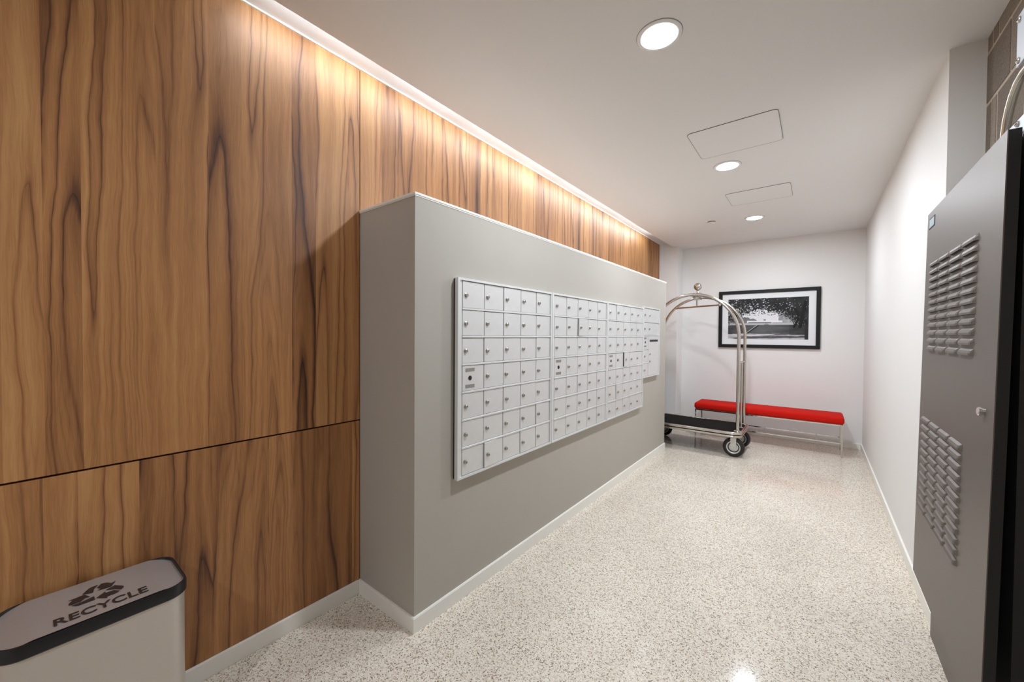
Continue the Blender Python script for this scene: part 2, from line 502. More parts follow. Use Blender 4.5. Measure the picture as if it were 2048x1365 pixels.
# led strip tucked behind the ceiling edge, aimed down the timber
t = thing('cove_light', 'linear cove light washing the top of the timber wall', 'cove light', (XC - 0.012, 3.0, ZLID - 0.03))
LED0, LED1 = 0.60, 5.45
bm = bmesh.new()
box(bm, XC - 0.006, XC, LED0 - 0.01, LED1 + 0.01, ZLID - 0.04, ZLID - 0.002)
box(bm, XC - 0.047, XC, LED0 - 0.01, LED1 + 0.01, ZLID - 0.006, ZLID - 0.002)
obj('housing', bm, 'trim', t)
bm = bmesh.new()
n = 8
for i in range(n):
    a = LED0 + (LED1 - LED0) * i / n + 0.02; c = LED0 + (LED1 - LED0) * (i + 1) / n - 0.02
    poly(bm, [(XC - 0.012, a, ZLID - 0.018), (XC - 0.012, c, ZLID - 0.018), (XC - 0.045, c, ZLID - 0.010), (XC - 0.045, a, ZLID - 0.010)])
for i in range(n):
    a = LED0 + (LED1 - LED0) * i / n + 0.02; c = LED0 + (LED1 - LED0) * (i + 1) / n - 0.02
    poly(bm, [(XC - 0.0066, a, ZLID - 0.033), (XC - 0.0066, c, ZLID - 0.033), (XC - 0.0066, c, ZLID - 0.022), (XC - 0.0066, a, ZLID - 0.022)])
obj('diffuser', bm, 'led', t)

# ------------------------------------------------------------------ ceiling hatches, sprinkler cap
def hatch(x0, x1, y0, y1, label):
    t = thing('ceiling_access_panel', label, 'ceiling hatch', ((x0 + x1) / 2, (y0 + y1) / 2, ZC - 0.004), 'access panels in the ceiling')
    bm = bmesh.new()
    lo_ = [[bm.verts.new((x, y, ZC - 0.0033)) for x, y in rrect(x0 - g_, x1 + g_, y0 - g_, y1 + g_, 0.03 + g_)] for g_ in (0.0, -0.0028)]
    n_ = len(lo_[0])
    for k_ in range(n_): bm.faces.new((lo_[0][k_], lo_[0][(k_ + 1) % n_], lo_[1][(k_ + 1) % n_], lo_[1][k_]))
    r_ = bmesh.ops.extrude_face_region(bm, geom=list(bm.faces))
    for v in r_['geom']:
        if isinstance(v, bmesh.types.BMVert): v.co.z = ZC
    obj('shadow_gap', bm, 'seam_shade', t)
    bm = bmesh.new(); prism(bm, rrect(x0 + 0.0025, x1 - 0.0025, y0 + 0.0025, y1 - 0.0025, 0.028), ZC - 0.003, ZC - 0.0005)
    obj('panel', bm, 'ceil', t)
hatch(-0.703, -0.196, 2.765, 3.222, 'larger rounded ceiling hatch in front of the middle downlight')
hatch(-0.703, -0.196, 4.150, 4.562, 'smaller-looking rounded ceiling hatch before the far downlight')
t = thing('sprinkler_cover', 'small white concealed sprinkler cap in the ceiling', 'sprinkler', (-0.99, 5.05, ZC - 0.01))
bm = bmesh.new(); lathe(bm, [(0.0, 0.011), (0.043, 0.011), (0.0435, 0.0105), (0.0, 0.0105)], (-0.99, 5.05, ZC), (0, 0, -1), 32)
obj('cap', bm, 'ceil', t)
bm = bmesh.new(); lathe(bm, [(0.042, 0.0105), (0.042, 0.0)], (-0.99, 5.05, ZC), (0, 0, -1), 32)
obj('shaded_cap_side', bm, 'seam_shade', t)  # side of the white cap, coloured dark to stand for its shade

# ------------------------------------------------------------------ mailboxes
PITCH_Y, ROWH = 0.1700, 0.1455
door_cache = {}
def door_mesh(w, h):
    key = (round(w, 4), round(h, 4))
    if key not in door_cache:
        bm = bmesh.new()
        box(bm, -0.010, 0.0, -w, 0.0, -h / 2, h / 2, bev=0.0010)
        door_cache[key] = to_mesh('door', bm, 'alu')
    return door_cache[key]
bm = bmesh.new()
lathe(bm, [(0.0125, 0.0), (0.0125, 0.002), (0.0100, 0.0035), (0.0098, 0.009), (0.0085, 0.0102), (0.0, 0.0102)], (0, 0, 0), (1, 0, 0), 14)
box(bm, 0.0100, 0.0108, -0.0013, 0.0013, -0.0048, 0.0048, mi=1)
LOCK = to_mesh('lock', bm, ['lock', 'black'], smooth=True)
bm = bmesh.new()
lathe(bm, [(0.0125, 0.0), (0.0125, 0.002), (0.0, 0.002)], (0, 0, 0), (1, 0, 0), 14)
MLOCK = to_mesh('master_lock', bm, 'black')
bm = bmesh.new(); box(bm, 0.0, 0.0012, -0.034, 0.034, -0.009, 0.009)
PLATE = to_mesh('label_plate', bm, 'plate')

def mailbox(y0, y1, z0, z1, label, cells, ajar):
    """cells: (col_start_y, col_end_y, z_low, z_high, kind)"""
    t = thing('mailbox_unit', label, 'mailbox', (XB, (y0 + y1) / 2, z0), 'wall mailbox units')
    base = Vector(t.location)
    bm = bmesh.new()
    X0, X1 = XB, XB + 0.034
    box(bm, X0, XB + 0.012, y0 + 0.008, y1 - 0.008, z0 + 0.008, z1 - 0.008, mi=1)
    # dark return on the two ends, bright face trim
    for a, c in ((y0, y0 + 0.016), (y1 - 0.012, y1)):
        box(bm, X0 + 0.022, X1, a, c, z0, z1, mi=0)
        box(bm, X0, X0 + 0.010, a + 0.003, c - 0.003, z0 + 0.004, z1 - 0.004, mi=1)
        box(bm, X0 + 0.010, X0 + 0.0225, a + 0.0015, c - 0.0015, z0 + 0.002, z1 - 0.002, mi=0)
    for a, c in ((z0, z0 + 0.012), (z1 - 0.012, z1)):
        box(bm, X0 + 0.001, X1 - 0.0005, y0 + 0.010, y1 - 0.008, a, c, mi=0)
    # inner stile beside the first column
    if y1 - y0 > 0.7:
        box(bm, X0 + 0.004, X1 - 0.008, y0 + 0.0165, y0 + 0.036, z0 + 0.012, z1 - 0.012, mi=0)
    obj('frame', bm, ['alu_frame', 'black'], t)
    for i, (a, c, zl, zh, kind) in enumerate(cells):
        gap = 0.0018
        w, h = c - a - 2 * gap, zh - zl - 2 * gap
        d = link('door', door_mesh(w, h), t, Vector((XB + 0.026 + random.uniform(-0.0012, 0.0012), c - gap, (zl + zh) / 2)) - base)
        d.rotation_euler = (random.uniform(-0.004, 0.004), 0, random.uniform(0.0, 0.012))
        if i in ajar: d.rotation_euler[2] = ajar[i]
        ly = -w + 0.026
        if kind == 'box':
            lk = link('lock', LOCK, d, (0, ly + random.uniform(-0.002, 0.002), random.uniform(-0.006, 0.0)))
            lk.rotation_euler[0] = random.choice([0, 0, 0, 0.5, -0.7])
        elif kind == 'wide':
            link('lock', LOCK, d, (0, ly, -0.004))
        elif kind == 'master':
            tag(d, 'master access door with two small grey plates')
            link('master_lock', MLOCK, d, (0, -w * 0.66, 0.0))
            link('label_plate', PLATE, d, (0, -w * 0.66, 0.043))
            link('label_plate', PLATE, d, (0, -w * 0.66, -0.043))
        elif kind == 'bigbox':
            link('master_lock', MLOCK, d, (0, -w * 0.75, 0.0))
        elif kind == 'slot':
            tag(d, 'tall parcel door with a black outgoing mail slot')
            b2 = bmesh.new(); box(b2, -0.0005, 0.0015, -w * 0.90, -w * 0.10, h / 2 - 0.062, h / 2 - 0.040)
            link('mail_slot', to_mesh('mail_slot', b2, 'black'), d)
            link('lock', LOCK, d, (0, -w * 0.90, 0.02))
            link('lock', LOCK, d, (0, -w * 0.90, -0.06))
    return t

def rails(t, y0, y1, zs_, x1=XB + 0.031):
    base = Vector(t.location)
    bm = bmesh.new(); box(bm, -0.010, 0.0, 0, y1 - y0, -0.0050, 0.0050, bev=0.001)
    me = to_mesh('rail', bm, 'alu_frame')
    for z in zs_: link('rail', me, t, Vector((x1, y0, z)) - base)

Z0U, Z1U = 0.648, 1.688
def full_unit(y0, y1, label, master, extra, ajar):
    yl = y0 + 0.037; yr = y1 - 0.0125
    zl = Z0U + 0.0125; zh = Z1U - 0.0125
    pw = (yr - yl) / 5; ph = (zh - zl) / 7
    cells = []
    for r in range(7):
        for c in range(5):
            kind = 'box'
            if (r, c) == master: kind = 'master'
            if (r, c) in extra: kind = 'bigbox'
            top = zh - r * ph
            cells.append((yl + c * pw, yl + (c + 1) * pw, top - ph + (0.005 if r < 6 else 0), top - (0.005 if r > 0 else 0), kind))
    t = mailbox(y0, y1, Z0U, Z1U, label, cells, {r * 5 + c: v for (r, c), v in ajar.items()})
    rails(t, yl - 0.001, yr + 0.001, [zh - r * ph for r in range(1, 7)])
    return t
full_unit(1.390, 2.282, 'aluminium mailbox unit closest to the recycling bin, five by seven doors', (3, 0), (), {(6, 1): 0.05, (5, 4): 0.03})
full_unit(2.288, 3.180, 'middle aluminium mailbox unit of the three tall ones, five by seven doors', (3, 0), (), {(1, 2): 0.075, (4, 2): 0.03})
full_unit(3.186, 4.078, 'third tall aluminium mailbox unit, beside the short parcel unit', (3, 0), ((3, 1),), {(3, 2): 0.10, (5, 1): 0.06, (0, 1): 0.03})
y0, y1, z0, z1 = 4.084, 4.618, 0.945, 1.702
zl, zh = z0 + 0.0125, z1 - 0.0125
ph = (zh - zl) / 5; yl = y0 + 0.018; ym = 4.252; yr = y1 - 0.0125
cells = []
for r in range(2):
    top = zh - r * ph
    cells.append((yl, ym, top - ph + 0.005, top - (0.005 if r else 0), 'box'))
    cells.append((ym, yr, top - ph + 0.005, top - (0.005 if r else 0), 'wide'))
for r in range(2, 5):
    top = zh - r * ph
    cells.append((yl, ym, top - ph + (0.005 if r < 4 else 0), top - 0.005, 'master' if r == 2 else 'box'))
cells.append((ym, yr, zl, zh - 2 * ph - 0.005, 'slot'))
t = mailbox(y0, y1, z0, z1, 'short aluminium mailbox unit with a tall parcel door and black mail slot', cells, {})
rails(t, yl, yr, [zh - ph, zh - 2 * ph])
rails(t, yl, ym, [zh - 3 * ph, zh - 4 * ph])

# ------------------------------------------------------------------ framed picture
PX0, PX1, PZ0, PZ1 = -1.140, 0.040, 1.232, 2.045
YP = YBK - 0.001
t = thing('framed_picture', 'black framed black and white photograph of a tree-arched road with white mat', 'picture', ((PX0 + PX1) / 2, YP, PZ0))
fw, fd = 0.046, 0.030
for (a, c, z0, z1) in ((PX0, PX1, PZ1 - fw, PZ1), (PX0, PX1, PZ0, PZ0 + fw), (PX0, PX0 + fw, PZ0 + fw, PZ1 - fw), (PX1 - fw, PX1, PZ0 + fw, PZ1 - fw)):
    obj('frame_rail', B(a, c, YP - fd, YP, z0, z1, bev=0.002), 'frame_black', t)
obj('mat_board', B(PX0 + fw, PX1 - fw, YP - 0.014, YP - 0.004, PZ0 + fw, PZ1 - fw), 'mat_board', t)

def vnoise(seed):
    rr = random.Random(seed)
    tab = {}
    def h(i, j):
        if (i, j) not in tab: tab[(i, j)] = rr.random()
        return tab[(i, j)]
    def n(x, y):
        i, j = math.floor(x), math.floor(y)
        fx, fy = x - i, y - j
        fx = fx * fx * (3 - 2 * fx); fy = fy * fy * (3 - 2 * fy)
        return (h(i, j) * (1 - fx) + h(i + 1, j) * fx) * (1 - fy) + (h(i, j + 1) * (1 - fx) + h(i + 1, j + 1) * fx) * fy
    return n
NA, NB, NC = vnoise(3), vnoise(11), vnoise(23)
def fbm(n, x, y):
    return n(x, y) * 0.5 + n(x * 2.1, y * 2.1) * 0.27 + n(x * 4.3, y * 4.3) * 0.15 + n(x * 8.7, y * 8.7) * 0.08
def sstep(a, b, x):
    q = max(0.0, min(1.0, (x - a) / (b - a))); return q * q * (3 - 2 * q)
def print_tone(u, v):
    """u to the right, v up, both 0..1"""
    c = 0.72 + 0.06 * v                                         # sky
    n = fbm(NA, u * 18, v * 9)
    # far trees left and right
    tl = 0.60 - max(0, u - 0.12) * 0.55 + 0.05 * (NB(u * 30, 1.0) - .5)
    if u < 0.40 and 0.39 < v < tl: c = 0.10 + 0.16 * n
    tr = 0.42 + 0.20 * sstep(0.58, 0.72, u) + 0.05 * (NB(u * 30, 5.0) - .5)
    if u > 0.58 and 0.39 < v < tr: c = 0.22 + 0.25 * n
    # low white building with sloped roofs and a small tower
    if 0.25 < u < 0.70 and 0.405 < v < 0.455 - 0.3 * max(0, 0.28 - u) - 0.3 * max(0, u - 0.67): c = 0.80
    if 0.27 < u < 0.56 and 0.395 < v < 0.42: c = 0.16
    if 0.56 < u < 0.70 and 0.40 < v < 0.412: c = 0.35
    if 0.632 < u < 0.648 and 0.44 < v < 0.54: c = 0.85
    if 0.465 < u < 0.495 and 0.455 < v < 0.49: c = 0.22
    # lawn, street lines
    if v <= 0.395: c = 0.55 if v > 0.345 else 0.0
    if 0.365 < v <= 0.378: c = 0.35
    if v <= 0.345:
        m = fbm(NB, u * 9, v * 22)
        c = 0.030 + 0.07 * m
        c += 0.06 * sstep(0.45, 0.0, abs(u - 0.5 + 0.3 * (0.34 - v)))
        e = abs((0.40 - (0.34 - v) * 0.72) - u)                 # dark kerb line
        if e < 0.012: c = 0.015
        elif e < 0.026 and u < 0.40 - (0.34 - v) * 0.72: c = 0.42
        if v < 0.115 + 0.03 * math.sin(u * 3.0):
            s = fbm(NC, u * 4 + v * 10, v * 60)
            c = 0.10 + 0.55 * sstep(0.40, 0.60, s)
        if u > 0.78: c *= 0.75
    # car
    if ((u - 0.503) / 0.030) ** 2 + ((v - 0.355) / 0.035) ** 2 < 1: c = 0.10 + 0.25 * sstep(0.34, 0.37, v)
    # canopy: an arch of branches, densest top right
    ar = math.hypot((u - 0.46) / 0.44, (v - 0.30) / 0.36)
    dens = sstep(0.80, 1.30, ar) * 1.0 + 0.35 * sstep(0.62, 0.95, u) * sstep(0.3, 0.6, v) + 0.22 * sstep(0.8, 1.0, v)
    fine = fbm(NC, u * 62 + v * 26, v * 40 - u * 24)
    if v > 0.36 and fine < 0.33 + 0.33 * dens and ar > 0.78: c = 0.010 + 0.035 * n
    # drooping boughs
    for k_ in range(9):
        cx = 0.80 - k_ * 0.055
        e = abs(math.hypot((u - 0.50) / (0.34 + 0.018 * k_), (v - 0.30) / (0.36 + 0.030 * k_)) - 1.0)
        if u > 0.52 and v > 0.34 and e < 0.016: c = 0.015
    # trunks right
    if 0.835 < u + 0.03 * math.sin(v * 9) < 0.865 and 0.27 < v < 0.75: c = 0.012
    if 0.885 < u - 0.10 * (v - 0.3) < 0.925 and 0.27 < v < 0.9: c = 0.012
    if u > 0.955 and v < 0.5: c = min(c, 0.03)
    return max(0.004, min(0.9, c))
NX, NZ = 220, 116
ix0, ix1, iz0, iz1 = -1.018, -0.083, 1.355, 1.925
me = bpy.data.meshes.new('print')
vsx = [(ix0 + (ix1 - ix0) * i / NX, YP - 0.0150, iz0 + (iz1 - iz0) * j / NZ) for j in range(NZ + 1) for i in range(NX + 1)]
fcs = [(j * (NX + 1) + i, j * (NX + 1) + i + 1, (j + 1) * (NX + 1) + i + 1, (j + 1) * (NX + 1) + i) for j in range(NZ) for i in range(NX)]
bl = Vector(t.location)
me.from_pydata([tuple(Vector(v) - bl) for v in vsx], [], fcs)
ca = me.color_attributes.new('tone', 'FLOAT_COLOR', 'POINT')
flat = []
for j in range(NZ + 1):
    for i in range(NX + 1):
        c = print_tone(i / NX, j / NZ)
        flat += [c, c, c * 1.02, 1.0]
ca.data.foreach_set('color', flat)
m, nt, b = mat('photographic_print')
at = nd(nt, 'ShaderNodeVertexColor', layer_name='tone')
nt.links.new(at.outputs[0], b.inputs['Base Color'])
b.inputs['Roughness'].default_value = 0.5
b.inputs['Specular IOR Level'].default_value = 0.2
me.materials.append(m)
pr = link('print', me, t)
pr['label'] = 'black and white print of a road under arching trees'

# ------------------------------------------------------------------ red bench
BX0, BX1, BY0, BY1 = -1.335, 0.272, 5.865, 6.275
t = thing('bench', 'long red upholstered bench on a slim chrome frame', 'bench', ((BX0 + BX1) / 2, (BY0 + BY1) / 2, 0.0))
bm = bmesh.new()
box(bm, BX0, BX1, BY0, BY1, 0.378, 0.468, bev=0.030, seg=5)
obj('cushion', bm, 'red', t, smooth=True)
lw = 0.016
lx = (BX0 + 0.012, BX1 - 0.012 - lw); ly = (BY0 + 0.010, BY1 - 0.010 - lw)
for x in lx:
    for y in ly:
        obj('leg', B(x, x + lw, y, y + lw, 0.0, 0.362, bev=0.001), 'chrome2', t)
for y in ly:
    obj('seat_rail', B(lx[0], lx[1] + lw, y, y + lw, 0.362, 0.378, bev=0.001), 'chrome2', t)
    obj('stretcher', B(lx[0] + lw, lx[1], y + 0.002, y + lw - 0.002, 0.154, 0.166), 'chrome2', t)
for x in lx:
    obj('seat_rail', B(x, x + lw, ly[0] + lw, ly[1], 0.362, 0.378), 'chrome2', t)
for x in (-1.09, -0.53, 0.015):
    obj('cross_bar', B(x, x + 0.012, ly[0] + lw - 0.002, ly[1] + 0.002, 0.155, 0.165), 'chrome2', t)

# ------------------------------------------------------------------ luggage cart
CX, CY = -1.200, 5.375
t = thing('luggage_cart', 'brushed nickel birdcage luggage cart with black carpeted deck', 'luggage cart', (CX, CY, 0.0))
HX, HY = 0.555, 0.335
bm = bmesh.new(); prism(bm, rrect(CX - HX + 0.03, CX + HX - 0.03, CY - HY + 0.03, CY + HY - 0.03, 0.07, 8), 0.250, 0.293)
obj('deck', bm, 'carpet', t)
bm = bmesh.new()
for z, r in ((0.282, 0.017), (0.246, 0.014)):
    tube(bm, [(x, y, z) for x, y in rrect(CX - HX + 0.017, CX + HX - 0.017, CY - HY + 0.017, CY + HY - 0.017, 0.085, 8)], r, 12, closed=True)
obj('bumper_rail', bm, 'chrome', t, smooth=True)
AY = (CY - 0.240, CY + 0.245)
R_ = 0.50; ZS = 1.40
for y, r in ((AY[0], 0.0185), (AY[1], 0.0175)):
    pts = [(CX + R_, y, 0.290), (CX + R_, y, 0.70), (CX + R_, y, 1.1)]
    for k_ in range(33):
        a = math.pi * k_ / 32
        pts.append((CX + R_ * math.cos(a), y, ZS + R_ * math.sin(a)))
    pts += [(CX - R_, y, 1.1), (CX - R_, y, 0.70), (CX - R_, y, 0.290)]
    bm = bmesh.new(); tube(bm, pts, r, 14)
    a_ = obj('arch', bm, 'chrome', t, smooth=True)
    bm = bmesh.new()
    for s in (-1, 1):
        lathe(bm, [(r + 0.020, 0.0), (r + 0.020, 0.008), (r + 0.006, 0.018), (r, 0.018)], (CX + s * R_, y, 0.292), (0, 0, 1), 18)
    obj('base_flange', bm, 'chrome', a_, smooth=True)
for s in (-1, 1):
    bm = bmesh.new(); tube(bm, [(CX + s * R_, AY[0], 1.085), (CX + s * R_, AY[1], 1.085)], 0.011, 10)
    obj('cross_brace', bm, 'chrome', t, smooth=True)
    bm = bmesh.new(); tube(bm, [(CX + s * R_, CY + 0.01, 0.290), (CX + s * R_, CY + 0.01, 1.085)], 0.0115, 10)
    lathe(bm, [(0.026, 0.0), (0.026, 0.007), (0.0115, 0.012)], (CX + s * R_, CY + 0.01, 0.292), (0, 0, 1), 16)
    obj('middle_post', bm, 'chrome', t, smooth=True)
ZT = ZS + R_
bm = bmesh.new(); tube(bm, [(CX, AY[0], ZT), (CX, AY[1], ZT)], 0.016, 12)
obj('top_bar', bm, 'chrome', t, smooth=True)
bm = bmesh.new()
box(bm, CX - 0.045, CX + 0.045, CY - 0.045, CY + 0.045, ZT - 0.050, ZT + 0.045, bev=0.012, seg=2)
box(bm, CX - 0.058, CX + 0.058, CY - 0.058, CY + 0.058, ZT - 0.012, ZT + 0.012, bev=0.005)
hub = obj('hub', bm, 'chrome', t, smooth=True)
bm = bmesh.new()
prof = [(0.022, 0.0), (0.016, 0.010), (0.011, 0.022), (0.014, 0.030)]
for k_ in range(13):
    a = -1.25 + (math.pi / 2 + 1.25) * k_ / 12
    prof.append((max(0.0, 0.047 * math.cos(a)) if k_ < 12 else 0.0, 0.077 + 0.047 * math.sin(a)))
lathe(bm, prof, (CX, CY, ZT + 0.043), (0, 0, 1), 28)
obj('ball_finial', bm, 'chrome', t, smooth=True)
bm = bmesh.new()
hz = 1.765
a0, a1 = Vector((CX - 0.29, CY + 0.155, hz)), Vector((CX + 0.29, CY - 0.205, hz))
tube(bm, [a0, a1], 0.0105, 10)
for p_ in (a0, a1):
    bmesh.ops.create_uvsphere(bm, u_segments=12, v_segments=8, radius=0.0155, matrix=Matrix.Translation(p_))
mid = (a0 + a1) / 2
tube(bm, [(mid.x, mid.y, hz), (mid.x, mid.y, ZT - 0.048)], 0.0105, 10)
obj('hanger_bar', bm, 'chrome', t, smooth=True)
WR = 0.112
WDX, WDY = 0.465, 0.245
for sx in (-1, 1):
    for sy in (-1, 1):
        wx, wy = CX + sx * WDX, CY + sy * WDY
        bm = bmesh.new()
        for yy in (wy - 0.034, wy + 0.031):
            poly_pts = [(wx - 0.030, 0.228), (wx + 0.030, 0.228), (wx + 0.028, 0.10), (wx + 0.016, 0.088), (wx - 0.016, 0.088), (wx - 0.028, 0.10)]
            a = [bm.verts.new((x, yy, z)) for x, z in poly_pts]
            c = [bm.verts.new((x, yy + 0.003, z)) for x, z in poly_pts]
            bm.faces.new(a); bm.faces.new(c[::-1])
            for k_ in range(6): bm.faces.new((a[k_], a[(k_ + 1) % 6], c[(k_ + 1) % 6], c[k_]))
        box(bm, wx - 0.036, wx + 0.036, wy - 0.036, wy + 0.036, 0.226, 0.236)
        tube(bm, [(wx, wy - 0.040, WR), (wx, wy + 0.040, WR)], 0.009, 10)
        cs = obj('caster', bm, 'zinc', t)
        bm = bmesh.new()
        lathe(bm, [(0.072, -0.022), (0.090, -0.029), (0.106, -0.022), (WR, -0.008), (WR, 0.008), (0.106, 0.022), (0.090, 0.029), (0.072, 0.022)], (wx, wy, WR), (0, 1, 0), 36)
        obj('tyre', bm, 'rubber', cs, smooth=True)
        bm = bmesh.new()
        lathe(bm, [(0.0, -0.026), (0.020, -0.026), (0.022, -0.012), (0.052, -0.010), (0.060, -0.020), (0.073, -0.024), (0.073, 0.024), (0.060, 0.020), (0.052, 0.010), (0.022, 0.012), (0.020, 0.026), (0.0, 0.026)], (wx, wy, WR), (0, 1, 0), 30)
        for yy in (-0.0165, 0.0165):
            lathe(bm, [(0.050, yy * 0.6), (0.050, yy * 0.93), (0.059, yy * 1.24), (0.061, yy * 1.1)], (wx, wy, WR), (0, 1, 0), 30, mi=1)
        obj('wheel_rim', bm, ['zinc', 'rubber'], cs, smooth=True)

# ------------------------------------------------------------------ recycling bin
RX0, RX1, RY0, RY1, RZ = -1.908, -1.640, -0.045, 0.362, 0.566
t = thing('recycling_bin', 'brushed steel recycling bin with black lid rim against the timber wall', 'recycling bin', ((RX0 + RX1) / 2, (RY0 + RY1) / 2, 0.0))
bm = bmesh.new()
prism(bm, rrect(RX0 + 0.006, RX1 - 0.006, RY0 + 0.006, RY1 - 0.006, 0.052, 8), 0.022, RZ - 0.03)
obj('body', bm, 'steel', t, smooth=True)
bm = bmesh.new(); prism(bm, rrect(RX0 + 0.010, RX1 - 0.010, RY0 + 0.010, RY1 - 0.010, 0.048, 8), 0.0, 0.023)
obj('foot_band', bm, 'blackplastic', t, smooth=True)
bm = bmesh.new()
def skirt(levels, mi=0, cap=True):
    prev = None
    for (ins, z, rad) in levels:
        cur = [bm.verts.new((x, y, z)) for x, y in rrect(RX0 + ins, RX1 - ins, RY0 + ins, RY1 - ins, rad, 8)]
        if prev:
            n_ = len(cur)
            for k_ in range(n_):
                f = bm.faces.new((prev[k_], prev[(k_ + 1) % n_], cur[(k_ + 1) % n_], cur[k_])); f.material_index = mi
        prev = cur
    if cap: bm.faces.new(prev)
skirt([(0.004, RZ - 0.040, 0.054), (0.0, RZ - 0.036, 0.058), (0.0, RZ - 0.008, 0.058), (0.003, RZ, 0.055), (0.007, RZ, 0.051), (0.008, RZ - 0.016, 0.050)])
obj('rim', bm, 'blackplastic', t, smooth=True)
# lid: flat middle whose two ends roll down into the rim
bm = bmesh.new()
LI, LR = 0.0078, 0.050
def lidz(y):
    e = min(y - RY0, RY1 - y)
    return RZ + 0.002 - 0.011 * (1 - sstep(0.010, 0.075, e))
NL = 60
prev = None
for k_ in range(NL + 1):
    q_ = 0.5 - 0.5 * math.cos(math.pi * k_ / NL)
    y = RY0 + LI + (RY1 - RY0 - 2 * LI) * q_
    e = min(y - (RY0 + LI), (RY1 - LI) - y)
    cut = 0.0 if e >= LR else LR - math.sqrt(max(0.0, LR ** 2 - (LR - e) ** 2))
    row = [bm.verts.new((RX0 + LI + cut + (RX1 - RX0 - 2 * LI - 2 * cut) * q / 6, y, lidz(y))) for q in range(7)]
    if prev:
        for q in range(6): bm.faces.new((prev[q], prev[q + 1], row[q + 1], row[q]))
    prev = row
lid = obj('lid', bm, 'steel_lid', t, smooth=True)

ZTXT = RZ + 0.0036
cu = bpy.data.curves.new('recycle_text', 'FONT')
cu.body = 'RECYCLE'
cu.size = 0.055
cu.align_x = 'CENTER'
cu.offset = 0.0011
cu.space_character = 1.02
tmp = bpy.data.objects.new('recycle_text', cu)
COL.objects.link(tmp)
dg = bpy.context.evaluated_depsgraph_get()
tme = bpy.data.meshes.new_from_object(tmp.evaluated_get(dg))
bpy.data.objects.remove(tmp)
wtxt = max(v.co.x for v in tme.vertices) - min(v.co.x for v in tme.vertices)
sx_ = 0.198 / wtxt
bl = Vector(t.location)
tx0 = -1.676
for v in tme.vertices:
    x, y = v.co.x * sx_, v.co.y
    v.co = Vector((tx0 - y, 0.163 + x, ZTXT)) - bl
tme.materials.clear(); tme.materials.append(M['ink'])
tx = link('lettering', tme, lid, (0, 0, 0)); tx['label'] = 'dark RECYCLE lettering'
# chasing-arrows mark: three arrows, each folded into a tail and a head piece
bm = bmesh.new()
SC = 0.070
cxs, cys = -1.786, 0.160
def sym(pts, rotk):
    mx = sum(p[0] for p in pts) / len(pts); my = sum(p[1] for p in pts) / len(pts)
    pts = [(mx + (x - mx) * 0.93, my + (y - my) * 0.93) for x, y in pts]
    a = -2 * math.pi / 3 * rotk
    out = []
    for x, y in pts:
        xr, yr_ = x * math.cos(a) - y * math.sin(a), x * math.sin(a) + y * math.cos(a)
        out.append((cxs - yr_ * SC * 0.93, cys + xr_(xr) * SC, ZTXT))
    return out
xr_ = lambda q: q * 1.02
w_ = 0.36
p1 = [(-0.46, 0.38), (-0.21, 0.82), (-0.10, 0.88), (0.12, 0.88), (-0.05, 0.57), (-0.12, 0.18)]
p2 = [(0.18, 0.88), (0.32, 0.84), (0.39, 0.76), (0.51, 0.55), (0.67, 0.64), (0.46, 0.14), (-0.02, 0.24), (0.13, 0.33), (0.01, 0.57)]
for k_ in range(3):
    poly(bm, sym(p1, k_)); poly(bm, sym(p2, k_))
bmesh.ops.triangulate(bm, faces=bm.faces)
sy_ = obj('recycling_mark', bm, 'ink', lid)
sy_['label'] = 'dark three-arrow recycling mark'

# ------------------------------------------------------------------ server cabinet in the niche
t = thing('server_cabinet', 'tall gunmetal server cabinet with louvred side panel and black edge', 'cabinet', (0.50, 2.2, 0.0))
obj('body', B(0.462, XBR - 0.008, 1.80, 2.668, 0.02, 1.995, bev=0.002), 'rack_black', t)
obj('front_post', B(0.4605, 0.505, 1.772, 1.80, 0.02, 1.995), 'rack_black', t)
obj('plinth', B(0.444, 0.459, 1.78, 2.640, 0.0, 0.26), 'rack', t)
PXF = 0.411          # face of the panel at mid height
PY0, PY1, PZA, PZB = 1.757, 2.763, 0.236, 1.996
ym, zm = (PY0 + PY1) / 2, (PZA + PZB) / 2
bm = bmesh.new()
hy, hz2 = (PY1 - PY0) / 2, (PZB - PZA) / 2
box(bm, 0.0, 0.0025, -hy, hy, -hz2, hz2, mi=0)
box(bm, 0.0026, 0.027, -hy + 0.0008, -hy + 0.012, -hz2 + 0.001, hz2 - 0.001, mi=1)
box(bm, 0.0026, 0.027, hy - 0.012, hy - 0.0008, -hz2 + 0.001, hz2 - 0.001, mi=1)
box(bm, 0.0026, 0.027, -hy + 0.012, hy - 0.012, -hz2 + 0.001, -hz2 + 0.012, mi=1)
box(bm, 0.0026, 0.027, -hy + 0.012, hy - 0.012, hz2 - 0.012, hz2 - 0.001, mi=1)
panel = link('side_panel', to_mesh('side_panel', bm, ['rack', 'rack_black']), t, Vector((PXF, ym, zm)) - Vector(t.location))
panel.rotation_euler = (0, 0.0125, 0)
# louvre: sloping hood with closed ends, open underside
bm = bmesh.new()
L2, hh, dp = 0.075, 0.0115, 0.0115
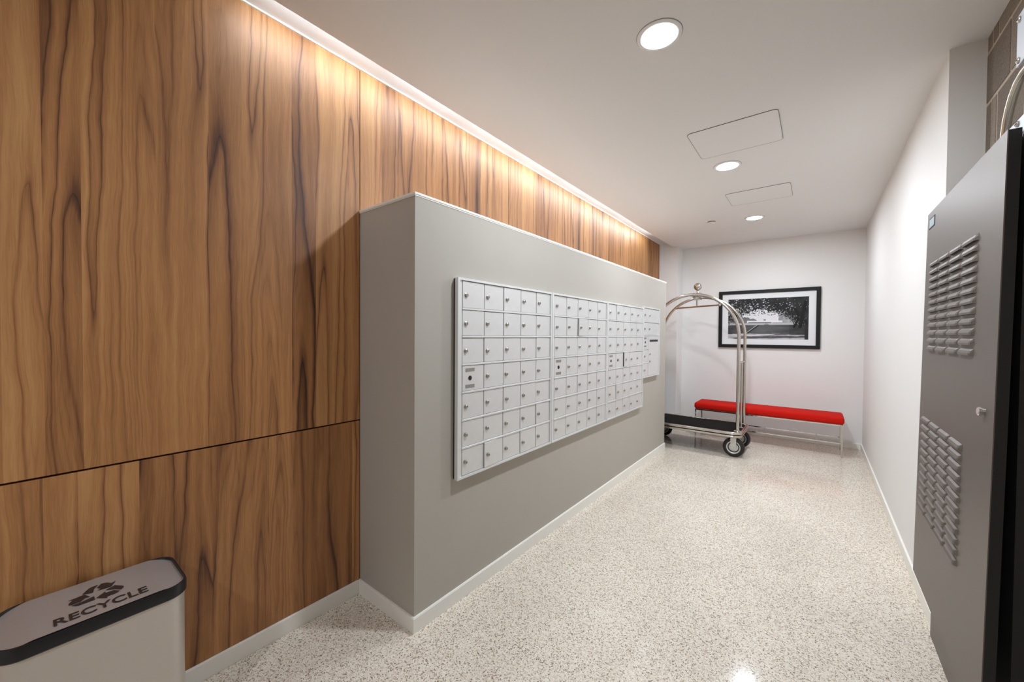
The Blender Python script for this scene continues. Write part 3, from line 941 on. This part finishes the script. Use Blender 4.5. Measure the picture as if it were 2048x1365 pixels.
# cross-sections along the length: (y, x of the crest, end inset)
rows_ = []
for yy, k_ in ((-L2, 0.0), (-L2 + 0.006, 0.75), (-L2 + 0.013, 1.0), (L2 - 0.013, 1.0), (L2 - 0.006, 0.75), (L2, 0.0)):
    rows_.append([bm.verts.new(p_) for p_ in ((0.0, yy, hh), (-dp * 0.72 * k_, yy, hh * 0.45), (-dp * k_, yy, -hh * 0.35), (-dp * 0.9 * k_, yy, -hh), (0.0, yy, -hh))])
for a_, c_ in zip(rows_[:-1], rows_[1:]):
    for q in range(4):
        f = bm.faces.new((a_[q], a_[q + 1], c_[q + 1], c_[q]))
        if q == 3: f.material_index = 1
bmesh.ops.remove_doubles(bm, verts=bm.verts, dist=1e-5)
LOUV = to_mesh('louvre', bm, ['rack', 'black'])
for (ya, yb, za, zb) in ((2.640, 1.958, 1.735, 1.350), (2.690, 2.040, 1.012, 0.600)):
    for r in range(12):
        for c in range(4):
            y = ya + (yb - ya) * (c + .5) / 4
            z = za + (zb - za) * r / 11
            link('louvre', LOUV, panel, (0.0, y - ym, z - zm))
bm = bmesh.new()
lathe(bm, [(0.010, 0.0), (0.010, 0.006), (0.0135, 0.007), (0.0135, 0.013), (0.011, 0.015), (0.0, 0.015)], (0, 1.838 - ym, 1.171 - zm), (-1, 0, 0), 18)
link('lock_knob', to_mesh('lock_knob', bm, 'chrome2', smooth=True), panel)
bm = bmesh.new()
box(bm, -0.0012, 0.0, 2.612 - ym, 2.722 - ym, 1.915 - zm, 1.965 - zm, mi=1)
box(bm, -0.0020, -0.0010, 2.622 - ym, 2.712 - ym, 1.921 - zm, 1.959 - zm, mi=0)
link('badge', to_mesh('badge', bm, ['badge', 'black']), panel)

# ------------------------------------------------------------------ electrical boxes and conduit above the cabinet
def elec(name, label, cat, x0, x1, y0, y1, z0, z1, screws):
    o = thing(name, label, cat, ((x0 + x1) / 2, (y0 + y1) / 2, z0), None)
    obj('body', B(x0 + 0.004, x1, y0, y1, z0, z1, bev=0.003, seg=2), 'enclosure', o)
    obj('cover', B(x0, x0 + 0.004, y0 - 0.002, y1 + 0.002, z0 - 0.002, z1 + 0.002, bev=0.001), 'enclosure', o)
    for sy, sz in screws:
        bm = bmesh.new()
        lathe(bm, [(0.009, 0.0), (0.009, 0.003), (0.005, 0.006), (0.0, 0.006)], (x0, sy, sz), (-1, 0, 0), 12)
        box(bm, x0 - 0.0066, x0 - 0.0055, sy - 0.006, sy + 0.006, sz - 0.001, sz + 0.001, mi=1)
        obj('screw', bm, ['lock', 'black'], o, smooth=True)
    return o
elec('junction_box', 'low grey wireway box on top of the server cabinet', 'electrical box', 0.462, XBR - 0.001, 1.60, 2.062, 2.000, 2.046, [(1.985, 2.034), (1.842, 2.034)])
elec('electrical_box', 'grey electrical box high on the block wall', 'electrical box', 0.462, XBR - 0.001, 1.50, 1.868, 2.214, 2.362, [(1.850, 2.225), (1.850, 2.346)])
elec('outlet_box', 'small white electrical box between grey box and wireway', 'electrical box', 0.468, XBR - 0.001, 1.50, 1.826, 2.056, 2.198, [])
t = thing('conduit', 'curved galvanised conduit rising from the wireway box', 'conduit', (0.486, 2.03, 2.047))
pts = [(0.486, 2.105, 2.047), (0.486, 2.098, 2.085), (0.486, 2.085, 2.12), (0.486, 2.065, 2.15), (0.486, 2.038, 2.178), (0.486, 2.00, 2.200), (0.486, 1.955, 2.210), (0.486, 1.80, 2.2105)]
pts = [(x, y - 0.055, z) for x, y, z in pts]
bm = bmesh.new(); tube(bm, pts, 0.0115, 12)
obj('pipe', bm, 'conduit', t, smooth=True)
bm = bmesh.new(); lathe(bm, [(0.017, 0.0), (0.017, 0.012), (0.0118, 0.014)], (0.486, 2.05, 2.0465), (0, 0, 1), 8)
obj('connector', bm, 'lock', t, smooth=True)
